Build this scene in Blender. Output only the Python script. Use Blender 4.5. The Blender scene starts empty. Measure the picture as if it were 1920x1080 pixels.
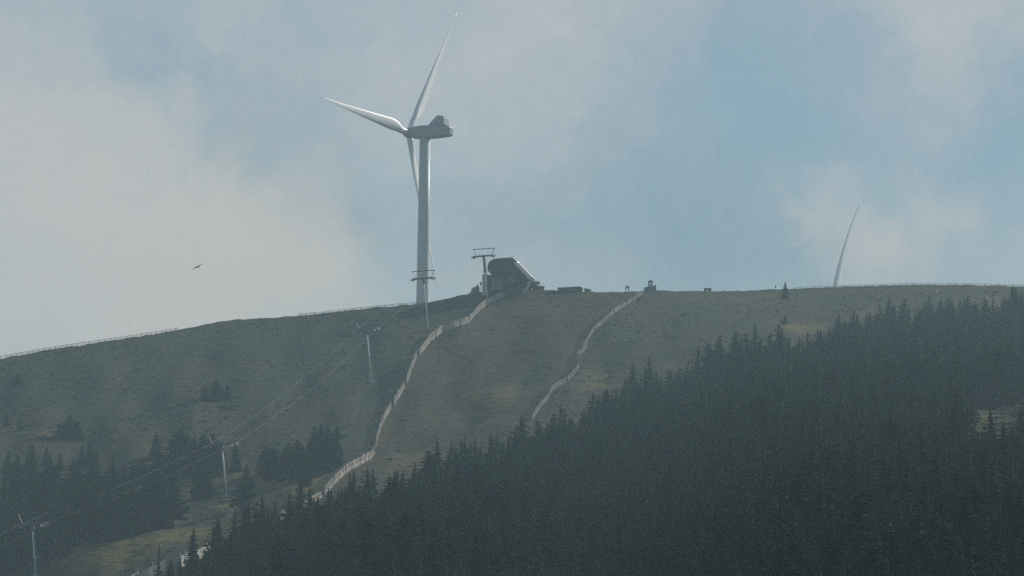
import bpy, math, random
import numpy as np
from mathutils import Vector, Matrix
random.seed(7); RNG = np.random.default_rng(7)
SC = bpy.context.scene
COL = SC.collection
PI = math.pi
# ------------------------------------------------------------------ camera
F = 6215.0                       # focal length in photo pixels (1920 wide)
E0 = 0.10                        # camera looks up this many radians
ROLL = math.radians(0.7)
cam_d = bpy.data.cameras.new('camera'); cam = bpy.data.objects.new('camera', cam_d); COL.objects.link(cam)
cam_d.sensor_width = 36.0; cam_d.lens = 36.0 * F / 1920.0
cam_d.clip_start = 0.5; cam_d.clip_end = 20000
R = Matrix.Rotation(PI / 2 + E0, 3, 'X') @ Matrix.Rotation(ROLL, 3, 'Z')
cam.matrix_world = R.to_4x4()
SC.camera = cam
Rn = np.array(R)

def rays(u, v):
    """unit-horizontal-length direction for photo pixels"""
    u = np.asarray(u, float); v = np.asarray(v, float)
    c = np.stack([(u - 960) / F, -(v - 540) / F, -np.ones_like(u)], -1)
    w = c @ Rn.T
    return w / np.hypot(w[..., 0], w[..., 1])[..., None]

# ------------------------------------------------------------------ terrain
SKY = np.array([(-900, 815), (-300, 727), (0, 673), (30, 667), (110, 653), (240, 634), (330, 620), (425, 600.5), (500, 596), (600, 588.5),
                (700, 577), (790, 569), (830, 562), (870, 553), (900, 547.5), (950, 547), (1000, 543.5), (1020, 543), (1050, 546), (1105, 546.5),
                (1160, 548), (1205, 546), (1230, 544.5), (1300, 546), (1400, 545), (1480, 542), (1570, 538.5), (1700, 534), (1800, 534),
                (1920, 537), (2200, 545), (2900, 575)], float)
def skyline(u):
    s = 0
    for d, w in ((-12, .25), (0, .5), (12, .25)):
        s = s + w * np.interp(u + d, SKY[:, 0], SKY[:, 1])
    return s
DU = [-900, -300, 0, 400, 800, 1100, 1500, 1900, 2300, 2900]
DT = [[(700, 905), (850, 840), (1080, 690), (1400, 500)],
      [(700, 930), (850, 850), (1080, 690), (1400, 500)],
      [(660, 955), (800, 865), (930, 780), (1080, 695), (1400, 520)],
      [(600, 1005), (720, 905), (930, 765), (1000, 675), (1080, 540), (1400, 330)],
      [(560, 1015), (617, 970), (720, 900), (850, 805), (900, 720), (960, 600), (1080, 400), (1400, 270)],
      [(540, 1020), (640, 950), (780, 815), (860, 680), (930, 580), (1080, 430), (1400, 290)],
      [(540, 1075), (640, 930), (700, 800), (800, 620), (900, 460), (1000, 350), (1080, 285), (1200, 235), (1400, 195)],
      [(535, 1085), (600, 970), (680, 830), (760, 680), (800, 600), (900, 445), (1000, 340), (1080, 275), (1200, 230), (1400, 190)],
      [(535, 1085), (600, 970), (680, 830), (760, 680), (800, 600), (900, 445), (1000, 340), (1080, 275), (1200, 230), (1400, 190)],
      [(535, 1050), (600, 960), (680, 820), (760, 680), (800, 600), (900, 445), (1000, 340), (1080, 275), (1200, 230), (1400, 190)]]
def _interp_ex(v, tab):
    x = np.array([t[0] for t in tab], float); y = np.array([t[1] for t in tab], float)
    r = np.interp(v, x, y)
    lo = (y[1] - y[0]) / (x[1] - x[0])
    return np.where(v < x[0], y[0] + lo * (v - x[0]), r)
def _D0(u, v):
    cols = np.stack([_interp_ex(v, t) for t in DT], 0)
    i = np.clip(np.searchsorted(DU, u) - 1, 0, len(DU) - 2)
    a = np.array(DU, float)
    f = np.clip((u - a[i]) / (a[i + 1] - a[i]), 0, 1); f = f * f * (3 - 2 * f)
    idx = np.indices(u.shape)
    g = lambda k: np.take_along_axis(cols, k[None], 0)[0]
    return g(i) * (1 - f) + g(i + 1) * f
def Dist(u, v):
    u = np.atleast_1d(np.asarray(u, float)); v = np.atleast_1d(np.asarray(v, float))
    d = 0; n = 0
    for dv in (-60, -30, 0, 30, 60):
        for du in (-70, 0, 70):
            d = d + _D0(u + du, v + dv); n += 1
    d = d / n
    # folds, gullies and terracettes of the hillside
    t = np.clip((v - skyline(u)) / 60, 0, 1)
    t = t * np.interp(u, [1150, 1450], [1, .35])
    d = d + t * (3.2 * np.sin(u / 47 + v / 83 + 1.3 * np.sin(v / 120)) + 2.2 * np.sin(u / 23 - v / 61 + 2.) + 1.1 * np.sin(v / 17 + np.sin(u / 90) * 2) + .8 * np.sin(u / 11 + v / 19))
    return d
def at(u, v, up=0.0):
    d = float(Dist(u, v)[0]); r = rays(u, v)
    return Vector((r[0] * d, r[1] * d, r[2] * d + up))
def at_dist(u, v, d):
    r = rays(u, v); return Vector((r[0] * d, r[1] * d, r[2] * d))
def px(u, v):
    """metres per photo pixel on the ground there"""
    return float(Dist(u, v)[0]) / F
def beyond(u, d):
    vs = float(skyline(u)); Ds = float(Dist(u, vs)[0]); r = rays(u, vs)
    e = d - Ds
    return r[2] * Ds - 12 * (1 - math.exp(-e / 100)) - .012 * e

# ------------------------------------------------------------------ object helpers
def tag(o, label=None, cat=None, group=None, kind=None):
    if label: o['label'] = label
    if cat: o['category'] = cat
    if group: o['group'] = group
    if kind: o['kind'] = kind
    return o
def thing(name, label, cat, loc=(0, 0, 0), rotz=0, group=None, tilt=(0, 0)):
    o = bpy.data.objects.new(name, None); COL.objects.link(o)
    o.empty_display_size = .3
    o.location = loc; o.rotation_euler = (tilt[0], tilt[1], rotz)
    return tag(o, label, cat, group)
class MB:
    def __init__(s): s.v = []; s.f = []
    def add(s, vs, fs):
        b = len(s.v); s.v += [tuple(p) for p in vs]; s.f += [tuple(i + b for i in f) for f in fs]; return s
    def box(s, x0, x1, y0, y1, z0, z1):
        return s.add([(x0, y0, z0), (x1, y0, z0), (x1, y1, z0), (x0, y1, z0), (x0, y0, z1), (x1, y0, z1), (x1, y1, z1), (x0, y1, z1)],
                     [(3, 2, 1, 0), (4, 5, 6, 7), (0, 1, 5, 4), (1, 2, 6, 5), (2, 3, 7, 6), (3, 0, 4, 7)])
    def bar(s, a, b, w, h=None, up=(0, 0, 1)):
        a = Vector(a); b = Vector(b); h = h or w
        d = (b - a).normalized(); u = Vector(up)
        if abs(d.dot(u)) > .98: u = Vector((0, 1, 0))
        x = d.cross(u).normalized(); y = x.cross(d).normalized()
        vs = []
        for p in (a, b):
            for sx, sy in ((-1, -1), (1, -1), (1, 1), (-1, 1)): vs.append(p + x * sx * w / 2 + y * sy * h / 2)
        return s.add(vs, [(3, 2, 1, 0), (4, 5, 6, 7), (0, 1, 5, 4), (1, 2, 6, 5), (2, 3, 7, 6), (3, 0, 4, 7)])
    def tube(s, pts, rad, n=8, cap=True):
        pts = [Vector(p) for p in pts]
        rr = rad if isinstance(rad, (list, tuple)) else [rad] * len(pts)
        rings = []
        for i, p in enumerate(pts):
            d = (pts[min(i + 1, len(pts) - 1)] - pts[max(i - 1, 0)]).normalized()
            u = Vector((0, 0, 1)) if abs(d.z) < .95 else Vector((0, 1, 0))
            x = d.cross(u).normalized(); y = x.cross(d).normalized()
            rings.append([p + (x * math.cos(2 * PI * k / n) + y * math.sin(2 * PI * k / n)) * rr[i] for k in range(n)])
        s.loft(rings, cap); return s
    def loft(s, rings, cap=True):
        n = len(rings[0]); vs = [p for r in rings for p in r]; fs = []
        for i in range(len(rings) - 1):
            for k in range(n):
                a = i * n + k; b = i * n + (k + 1) % n
                fs.append((a, b, b + n, a + n))
        if cap:
            fs.append(tuple(range(n - 1, -1, -1))); m = (len(rings) - 1) * n; fs.append(tuple(range(m, m + n)))
        return s.add(vs, fs)
    def prism(s, poly, y0, y1):
        """poly in x,z extruded along y"""
        n = len(poly)
        vs = [(x, y0, z) for x, z in poly] + [(x, y1, z) for x, z in poly]
        fs = [tuple(range(n)), tuple(range(2 * n - 1, n - 1, -1))] + [(k, k + n, (k + 1) % n + n, (k + 1) % n) for k in range(n)]
        return s.add(vs, fs)
    def mesh(s, name, m, smooth=False):
        me = bpy.data.meshes.new(name); me.from_pydata([tuple(p) for p in s.v], [], s.f)
        me.materials.append(m)
        import bmesh
        bm = bmesh.new(); bm.from_mesh(me); bmesh.ops.recalc_face_normals(bm, faces=bm.faces); bm.to_mesh(me); bm.free()
        if smooth:
            me.polygons.foreach_set('use_smooth', [True] * len(me.polygons))
        me.update(); return me
    def build(s, name, m, parent=None, smooth=False, bevel=0):
        o = bpy.data.objects.new(name, s.mesh(name, m, smooth)); COL.objects.link(o)
        if parent: o.parent = parent
        if bevel:
            b = o.modifiers.new('bevel', 'BEVEL'); b.width = bevel; b.segments = 2; b.limit_method = 'ANGLE'
        if smooth == 'auto':
            pass
        return o

# ------------------------------------------------------------------ materials
def mat(name, col, rough=.7, metal=0, var=.15, scale=2.0, stretch=(1, 1, 1), bump=0, spec=.4):
    m = bpy.data.materials.new(name); m.use_nodes = True
    nt = m.node_tree; N = nt.nodes; b = N['Principled BSDF']
    b.inputs['Roughness'].default_value = rough; b.inputs['Metallic'].default_value = metal
    b.inputs['Specular IOR Level'].default_value = spec
    tc = N.new('ShaderNodeTexCoord'); mp = N.new('ShaderNodeMapping'); mp.inputs['Scale'].default_value = stretch
    nz = N.new('ShaderNodeTexNoise'); nz.inputs['Scale'].default_value = scale; nz.inputs['Detail'].default_value = 5
    rp = N.new('ShaderNodeValToRGB')
    rp.color_ramp.elements[0].position = .3; rp.color_ramp.elements[1].position = .7
    rp.color_ramp.elements[0].color = (*[c * (1 - var) for c in col], 1); rp.color_ramp.elements[1].color = (*[min(1, c * (1 + var)) for c in col], 1)
    nt.links.new(tc.outputs['Object'], mp.inputs[0]); nt.links.new(mp.outputs[0], nz.inputs[0])
    nt.links.new(nz.outputs[0], rp.inputs[0]); nt.links.new(rp.outputs[0], b.inputs['Base Color'])
    if bump:
        bp = N.new('ShaderNodeBump'); bp.inputs['Strength'].default_value = bump
        nt.links.new(nz.outputs[0], bp.inputs['Height']); nt.links.new(bp.outputs[0], b.inputs['Normal'])
    return m
M = {
    'white_paint': mat('white_paint', (.42, .425, .42), .5, var=.05, scale=.15),
    'blade': mat('blade_gelcoat', (.7, .7, .69), .45, var=.03, scale=.15),
    'shell': mat('nacelle_shell', (.27, .28, .285), .45, var=.04, scale=.3),
    'pole': mat('sunlit_pole_steel', (.62, .61, .56), .5, 0, var=.12, scale=1.5),
    'steel': mat('galvanised_steel', (.17, .175, .175), .5, .2, var=.12, scale=1.5),
    'dark_steel': mat('dark_steel', (.07, .075, .08), .6, .2, var=.2, scale=1.5),
    'rope': mat('steel_rope', (.3, .3, .3), .5, .2, var=.1),
    'concrete': mat('concrete', (.32, .31, .29), .9, var=.12, scale=.8, bump=.2),
    'hood': mat('hood_cladding', (.032, .024, .024), .6, var=.2, scale=.6),
    'roof': mat('roof_sheet', (.42, .4, .38), .35, .5, var=.1, scale=1.0, stretch=(1, 6, 1)),
    'wall': mat('station_wall', (.034, .028, .028), .8, var=.2, scale=.6),
    'glass': mat('dark_glass', (.02, .025, .03), .12, var=.1, spec=.6),
    'wood': mat('weathered_wood', (.42, .37, .31), .85, var=.6, scale=.7, bump=.3),
    'grey_wood': mat('grey_wood', (.27, .25, .23), .9, var=.35, scale=1.4, bump=.3),
    'dark_grey_wood': mat('silver_grey_wood', (.14, .135, .13), .9, var=.5, scale=.8),  # one even dark grey wood tone
    'thin_wood': mat('thin_grey_wood', (.2, .195, .185), .85, var=.5, scale=.6),
    'rail_wood': mat('rail_wood', (.36, .34, .31), .85, var=.4, scale=.5),
    'dark_wood': mat('dark_wood', (.09, .08, .07), .9, var=.3, scale=1.4),
    'pale_wood': mat('pale_wood', (.55, .52, .46), .8, var=.25, scale=1.6),
    'bark': mat('bark', (.035, .032, .03), .95, var=.3, scale=3, bump=.4, spec=.02),
    'feather': mat('feather', (.03, .026, .022), .9, var=.3, scale=6),
    'sign': mat('sign_board', (.6, .6, .58), .6, var=.1),
    'rock': mat('rock', (.16, .155, .15), .9, var=.35, scale=1.2, bump=.5),
}
def needle_mat(name, c0, c1):
    m = bpy.data.materials.new(name); m.use_nodes = True; nt = m.node_tree; N = nt.nodes; b = N['Principled BSDF']
    b.inputs['Roughness'].default_value = .85; b.inputs['Specular IOR Level'].default_value = .02
    oi = N.new('ShaderNodeObjectInfo'); ge = N.new('ShaderNodeNewGeometry')
    nz = N.new('ShaderNodeTexNoise'); nz.inputs['Scale'].default_value = .05; nz.inputs['Detail'].default_value = 3
    n2 = N.new('ShaderNodeTexNoise'); n2.inputs['Scale'].default_value = 1.3; n2.inputs['Detail'].default_value = 3
    nt.links.new(ge.outputs['Position'], nz.inputs[0]); nt.links.new(ge.outputs['Position'], n2.inputs[0])
    a = N.new('ShaderNodeMath'); a.operation = 'MULTIPLY_ADD'; a.inputs[1].default_value = .45
    nt.links.new(oi.outputs['Random'], a.inputs[0]); nt.links.new(nz.outputs[0], a.inputs[2])
    a2 = N.new('ShaderNodeMath'); a2.operation = 'MULTIPLY_ADD'; a2.inputs[1].default_value = .5
    nt.links.new(n2.outputs[0], a2.inputs[0]); nt.links.new(a.outputs[0], a2.inputs[2])
    rp = N.new('ShaderNodeValToRGB'); rp.color_ramp.elements[0].position = .6; rp.color_ramp.elements[1].position = 1.25
    rp.color_ramp.elements[0].position = .55; rp.color_ramp.elements[1].position = 1.0
    rp.color_ramp.elements[0].color = (*c0, 1); rp.color_ramp.elements[1].color = (*c1, 1)
    nt.links.new(a2.outputs[0], rp.inputs[0]); nt.links.new(rp.outputs[0], b.inputs['Base Color'])
    return m
M['needle'] = needle_mat('spruce_needles', (.006, .02, .016), (.025, .043, .023))
M['larch'] = needle_mat('larch_needles', (.04, .052, .02), (.07, .074, .028))

# ------------------------------------------------------------------ terrain mesh
PISTE = np.array([(945, 545), (945.5, 558), (916, 570), (881, 603), (829, 624), (787, 668), (763, 722), (739, 762), (715, 800), (704, 835), (690, 862), (652, 885), (611, 927),
                  (530, 970), (380, 1045), (230, 1100), (560, 1200), (800, 1000), (960, 860), (999, 785), (1035, 735), (1065, 715), (1082, 680), (1095, 655),
                  (1116, 620), (1152, 590), (1205, 552), (1205, 540)], float)
def in_poly(u, v, poly):
    r = np.zeros(u.shape, bool); n = len(poly); j = n - 1
    for i in range(n):
        xi, yi = poly[i]; xj, yj = poly[j]
        if yi != yj:
            r ^= ((yi > v) != (yj > v)) & (u < (xj - xi) * (v - yi) / (yj - yi) + xi)
        j = i
    return r
EDGE = np.array([(395, 1096), (440, 1072), (500, 1040), (560, 1022), (640, 1008), (720, 1000), (790, 962), (880, 918), (960, 893), (1010, 868), (1100, 842), (1165, 785), (1260, 762), (1340, 728),
                 (1420, 690), (1480, 692), (1548, 684), (1572, 652), (1650, 624), (1750, 608), (1830, 602), (1900, 596), (2060, 585), (2060, 1400), (395, 1400)], float)
# patches of dry, pale or reddish turf (u, v, half-width, half-height, strength)
DRY = [(330, 1000, 150, 26, .9), (180, 1050, 120, 30, 1.), (440, 945, 60, 12, .7), (560, 905, 90, 22, .9), (620, 880, 60, 16, .8), (300, 850, 40, 22, .6), (455, 890, 60, 22, .5),
       (1140, 715, 60, 22, .9), (1060, 790, 60, 30, .6), (1500, 612, 55, 14, 1.), (1862, 768, 70, 44, .75), (1862, 568, 22, 12, 1.), (1255, 690, 40, 15, .6),
       (1000, 580, 120, 16, .45), (960, 740, 130, 22, .5), (870, 790, 120, 22, .45), (780, 880, 60, 40, .8), (600, 755, 60, 18, .5), (60, 812, 50, 8, .5), (1650, 590, 60, 14, .5),
       (480, 683, 60, 10, .35), (1100, 660, 30, 30, .3), (1380, 560, 140, 14, .35), (640, 840, 40, 14, .4), (880, 640, 80, 16, .4), (120, 930, 50, 40, .3), (1060, 560, 120, 10, .3)]
LUSH_SHADE = [(700, 680, 70, 90, .9), (1010, 700, 60, 40, .9), (940, 830, 40, 16, .8), (560, 680, 120, 40, .5), (660, 800, 50, 60, .7), (400, 770, 120, 30, .5), (870, 700, 90, 30, .35), (950, 635, 80, 12, .4),  # darker green shrub turf, with shade of the hillside dips put into it
        (330, 968, 100, 8, .5), (420, 957, 70, 6, .4), (150, 760, 120, 30, .4), (1000, 775, 30, 40, .6)]
def blob(u, v, L):
    s = np.zeros(u.shape)
    for a, b, w, h, k in L:
        s = s + k * np.exp(-(((u - a) / w) ** 2 + ((v - b) / h) ** 2) ** 1.3)
    return s
def build_terrain():
    us = np.concatenate([np.linspace(-900, -60, 60), np.arange(-52, 1980, 5.0), np.linspace(1990, 2900, 60)])
    nu = len(us)
    rows = []; att = []
    # near field: valley floor in front of the camera
    vb = np.full(nu, 1400.0); rb = rays(us, vb); Db = Dist(us, vb); zb = rb[:, 2] * Db
    for d in (2, 15, 35, 60, 80, 100, 120, 140, 160):
        t = np.clip((d - 40) / (Db - 40), 0, 1); t = t * t * (3 - 2 * t)
        dd = np.minimum(d, Db * .97)
        z = -12 * (1 - t) + zb * t
        k = np.minimum(dd / Db, 1)
        rows.append(np.stack([rb[:, 0] * dd, rb[:, 1] * dd, z], -1)); att.append(np.zeros((nu, 3)))
    vs = skyline(us)
    T = np.concatenate([np.linspace(1, .62, 40, endpoint=False), np.linspace(.62, 0.0, 250)])
    for t in T:
        v = vs + (1400 - vs) * t
        d = Dist(us, v); r = rays(us, v)
        rows.append(r * d[:, None])
        wob = 6 * np.sin(us / 13 + v / 7)
        p = np.zeros(nu)
        for du, dv in ((0, 0), (-9, 0), (9, 0), (0, -6), (0, 6), (-5, -3), (5, 3)):
            p += in_poly(us + du, v + dv, PISTE) / 7
        att.append(np.stack([p, blob(us + wob, v + wob * .4, DRY), np.maximum(blob(us + wob, v, LUSH_SHADE), .95 * in_poly(us, v - 12, EDGE) * np.clip(1 - 1.4 * blob(us, v, [(1868, 770, 60, 50, 1.)]), 0, 1))], -1))
    rs = rays(us, vs); Ds = Dist(us, vs); zs = rs[:, 2] * Ds
    for e in (4, 10, 18, 30, 50, 80, 120, 170, 230, 320, 450, 600, 800, 1000, 1200, 1500):
        d = Ds + e
        z = zs - 12 * (1 - math.exp(-e / 100)) - .012 * e
        rows.append(np.stack([rs[:, 0] * d, rs[:, 1] * d, z], -1)); att.append(np.zeros((nu, 3)))
    P = np.stack(rows, 0); A = np.stack(att, 0); nr = len(rows)
    # tussocks and small humps
    n = RNG.normal(0, 1, (nr, nu)); n = (n + np.roll(n, 1, 1) + np.roll(n, -1, 1)) / 3
    P[9:-16, :, 2] += n[9:-16] * .16
    me = bpy.data.meshes.new('hillside')
    idx = np.arange(nr * nu).reshape(nr, nu)
    q = np.stack([idx[:-1, :-1], idx[:-1, 1:], idx[1:, 1:], idx[1:, :-1]], -1).reshape(-1, 4)
    me.vertices.add(nr * nu); me.vertices.foreach_set('co', P.reshape(-1))
    me.loops.add(q.size); me.loops.foreach_set('vertex_index', q.reshape(-1).astype(np.int32))
    me.polygons.add(len(q)); me.polygons.foreach_set('loop_start', np.arange(0, q.size, 4, dtype=np.int32)); me.polygons.foreach_set('loop_total', np.full(len(q), 4, np.int32))
    me.polygons.foreach_set('use_smooth', np.ones(len(q), bool))
    for k, nm in enumerate(('piste', 'dry', 'dark_green')):
        a = me.attributes.new(nm, 'FLOAT', 'POINT'); a.data.foreach_set('value', A[..., k].reshape(-1).astype(np.float32))
    me.update(); me.validate()
    o = bpy.data.objects.new('hillside_terrain', me); COL.objects.link(o)
    tag(o, kind='structure')
    m = bpy.data.materials.new('alpine_turf'); m.use_nodes = True; nt = m.node_tree; N = nt.nodes; L = nt.links; b = N['Principled BSDF']
    b.inputs['Roughness'].default_value = .95; b.inputs['Specular IOR Level'].default_value = .1
    tc = N.new('ShaderNodeTexCoord')
    def noise(scale, detail, stretch=(1, 1, 1), rough=.6):
        mp = N.new('ShaderNodeMapping'); mp.inputs['Scale'].default_value = stretch; L.new(tc.outputs['Object'], mp.inputs[0])
        z = N.new('ShaderNodeTexNoise'); z.inputs['Scale'].default_value = scale; z.inputs['Detail'].default_value = detail; z.inputs['Roughness'].default_value = rough
        L.new(mp.outputs[0], z.inputs[0]); return z.outputs[0]
    def attr(n):
        a = N.new('ShaderNodeAttribute'); a.attribute_name = n; return a.outputs['Fac']
    def mix(f, a, c):
        x = N.new('ShaderNodeMix'); x.data_type = 'RGBA'
        if isinstance(f, float): x.inputs[0].default_value = f
        else: L.new(f, x.inputs[0])
        for i, s in ((6, a), (7, c)):
            if isinstance(s, tuple): x.inputs[i].default_value = (*s, 1)
            else: L.new(s, x.inputs[i])
        return x.outputs[2]
    def rng(s, a, c, lo=0., hi=1.):
        x = N.new('ShaderNodeMapRange'); x.inputs[1].default_value = a; x.inputs[2].default_value = c; x.inputs[3].default_value = lo; x.inputs[4].default_value = hi
        L.new(s, x.inputs[0]); return x.outputs[0]
    def math_(op, a, c):
        x = N.new('ShaderNodeMath'); x.operation = op
        for i, s in enumerate((a, c)):
            if isinstance(s, (int, float)): x.inputs[i].default_value = s
            else: L.new(s, x.inputs[i])
        return x.outputs[0]
    big = noise(.012, 4); mid = noise(.07, 6, (1, .45, 1.)); fine = noise(.9, 4); streak = noise(.05, 5, (1, 1, 8.), .65)
    heath = mix(rng(big, .35, .65), (.025, .033, .015), (.05, .043, .02))
    heath = mix(rng(mid, .42, .62), heath, (.024, .037, .018))
    run = mix(rng(mid, .35, .65), (.042, .036, .016), (.071, .05, .024))
    c = mix(math_('MINIMUM', attr('piste'), 1.0), heath, run)
    c = mix(rng(math_('MULTIPLY', attr('dry'), rng(mid, .3, .62, .35, 1.2)), .15, .85, 0, .85), c, (.19, .142, .04))
    c = mix(rng(math_('MULTIPLY', attr('dark_green'), rng(mid, .3, .6, .5, 1.2)), .1, .9, 0, .75), c, (.026, .042, .028))
    c = mix(rng(streak, .48, .66, 0, .7), c, (.02, .028, .02))
    str2 = noise(.06, 4, (1, 1, 30.), .6)
    c = mix(rng(str2, .5, .62, 0, .3), c, (.026, .033, .02))
    c = mix(rng(str2, .46, .36, 0, .2), c, (.11, .09, .055))
    c = mix(rng(fine, .58, .72, 0, .55), c, (.13, .11, .065))
    c = mix(rng(fine, .42, .3, 0, .5), c, (.03, .035, .022))
    c = mix(rng(noise(.28, 3, (1, .6, 1)), .58, .66, 0, .6), c, (.022, .032, .02))
    L.new(c, b.inputs['Base Color'])
    bp = N.new('ShaderNodeBump'); bp.inputs['Strength'].default_value = .6; bp.inputs['Distance'].default_value = .5
    L.new(noise(.5, 6), bp.inputs['Height']); L.new(bp.outputs[0], b.inputs['Normal'])
    me.materials.append(m)
build_terrain()

# ------------------------------------------------------------------ wind turbines
def turbine(name, label, hub, ground_z, L, phases, bend, yaw_x=-.88, yaw_y=.473, chord=1.0):
    s = L / 58.0
    hub = Vector(hub)
    ax = Vector((yaw_x, yaw_y, .02)).normalized()             # points from the nacelle towards the rotor
    hz = Vector((-ax.y, ax.x, 0)).normalized() * -1           # horizontal, in the rotor plane
    if hz.x < 0: hz = -hz
    up = ax.cross(hz).normalized()
    if up.z < 0: up = -up
    tower_top = hub - ax * 6.5 * s
    root = thing(name, label, 'wind turbine', (tower_top.x, tower_top.y, ground_z), group='white three bladed wind turbines')
    o0 = Vector(root.location)
    loc = lambda p: p - o0
    # tower: bolted tapering cans
    h = tower_top.z - ground_z - 2.1 * s
    t = MB(); n = 40; rings = []
    for zz in (0, .0001 * h, .33 * h, .331 * h, .66 * h, .661 * h, h):
        r = (2.35 + (1.82 - 2.35) * zz / h) * s
        rings.append([Vector((r * math.cos(2 * PI * k / n), r * math.sin(2 * PI * k / n), zz)) for k in range(n)])
    t.loft(rings); t.build('tower', M['white_paint'], root, True)
    f = MB(); f.tube([(0, 0, -.6), (0, 0, .25)], 3.4 * s, 32); f.build('foundation', M['concrete'], root)
    # nacelle: rounded box lofted along its axis
    def sec(d, hw, z0, z1, k=5):
        c = hub - ax * d * s; pts = []
        rr = min(hw, (z1 - z0) / 2) * .45
        for cx, cz, a0 in ((hw - rr, z1 - rr, 0), (-hw + rr, z1 - rr, 90), (-hw + rr, z0 + rr, 180), (hw - rr, z0 + rr, 270)):
            for i in range(k):
                a = math.radians(a0 + 90 * i / (k - 1))
                pts.append(loc(c + hz * (cx + rr * math.cos(a)) * s + up * (cz + rr * math.sin(a)) * s))
        return pts
    nb = MB()
    nb.loft([sec(1.6, 1.55, -1.7, 1.7), sec(2.2, 1.85, -2.1, 1.95), sec(5, 2.0, -2.35, 2.15), sec(11, 2.0, -2.3, 2.3), sec(15.2, 1.95, -2.0, 2.2), sec(16.6, 1.75, -1.75, 1.6), sec(17.1, 1.2, -1.3, .9)])
    na = nb.build('nacelle', M['shell'], root, False)
    # cooler housing standing on the rear of the nacelle roof
    cb = MB()
    prof = [(8.6, 2.2), (11.4, 4.9), (12.3, 5.5), (14.3, 5.1), (14.8, 4.6), (14.9, 2.1)]
    a = [loc(hub - ax * d * s + up * z * s + hz * 1.75 * s) for d, z in prof]; b = [loc(hub - ax * d * s + up * z * s - hz * 1.75 * s) for d, z in prof]
    m = len(prof)
    cb.add(a + b, [tuple(range(m)), tuple(range(2 * m - 1, m - 1, -1))] + [(k, (k + 1) % m, (k + 1) % m + m, k + m) for k in range(m)])
    cb.build('cooler', M['shell'], na, bevel=.12)
    ab = MB(); q = loc(hub - ax * 14.6 * s + up * 4.6 * s)
    ab.tube([q, q + Vector((0, 0, 1.9 * s))], .05 * s, 6); ab.build('wind_sensor', M['steel'], na)
    # hub / spinner
    sp = MB(); rings = []
    for d, r in ((1.8, 1.55), (.9, 1.75), (-.3, 1.75), (-1.3, 1.45), (-2.0, .9), (-2.35, .25)):
        c = hub - ax * d * s
        rings.append([loc(c + (hz * math.cos(2 * PI * k / 24) + up * math.sin(2 * PI * k / 24)) * r * s) for k in range(24)])
    sp.loft(rings); sp.build('hub', M['shell'], root, True)
    # blades
    for ph in phases:
        p = math.radians(ph)
        rad = up * math.cos(p) + hz * math.sin(p)
        tan = -(-up * math.sin(p) + hz * math.cos(p))          # leading edge side
        bb = MB(); rings = []
        for i in range(27):
            x = i / 26
            r = 1.0 * s + x * (L - 1.0 * s)
            rel = r / L
            if rel < .2:
                w = max(0, (rel - .05) / .15); w = w * w * (3 - 2 * w); ch = 2.1 + (4.1 - 2.1) * w; th = 1.0 + (.36 - 1.0) * w
            else:
                w = (rel - .2) / .8; ch = 4.1 * (1 - w) ** 1.05 * .93 + .32; th = .36 - .2 * min(1, w * 1.6)
                if rel > .97: ch *= max(.12, (1 - rel) / .03)
            ch *= chord
            tw = math.radians(16 * max(0, 1 - rel * 1.3) + 1)
            cd = tan * math.cos(tw) + ax * math.sin(tw); nd = ax * math.cos(tw) - tan * math.sin(tw)
            c = hub + rad * r * math.cos(.02) + ax * r * math.sin(.02) - ax * bend * s * rel ** 2.2
            rg = []
            for k in range(16):
                aa = 2 * PI * k / 16
                xx = math.cos(aa) * .5; yy = math.sin(aa) * .5 * th
                if rel > .1: yy *= (1 + xx) * .5 + .42; xx -= .18
                rg.append(loc(c + cd * xx * ch * s + nd * yy * ch * s))
            rings.append(rg)
        bb.loft(rings); bb.build('blade', M['blade'], root, True)
    return root
hub1 = at_dist(766.5, 249, 1150)
turbine('wind_turbine', 'large white wind turbine with grey nacelle standing behind the ridge beside the lift station', hub1, beyond(794, 1150), 58.5, (34, 154.5, -86), 0.6)
hub2 = at_dist(1561, 573, 1900)
turbine('wind_turbine', 'distant white wind turbine showing only one curved blade above the right ridge', hub2, beyond(1562, 1900), 66, (18, 138, 258), 8.0, chord=1.3)

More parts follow.
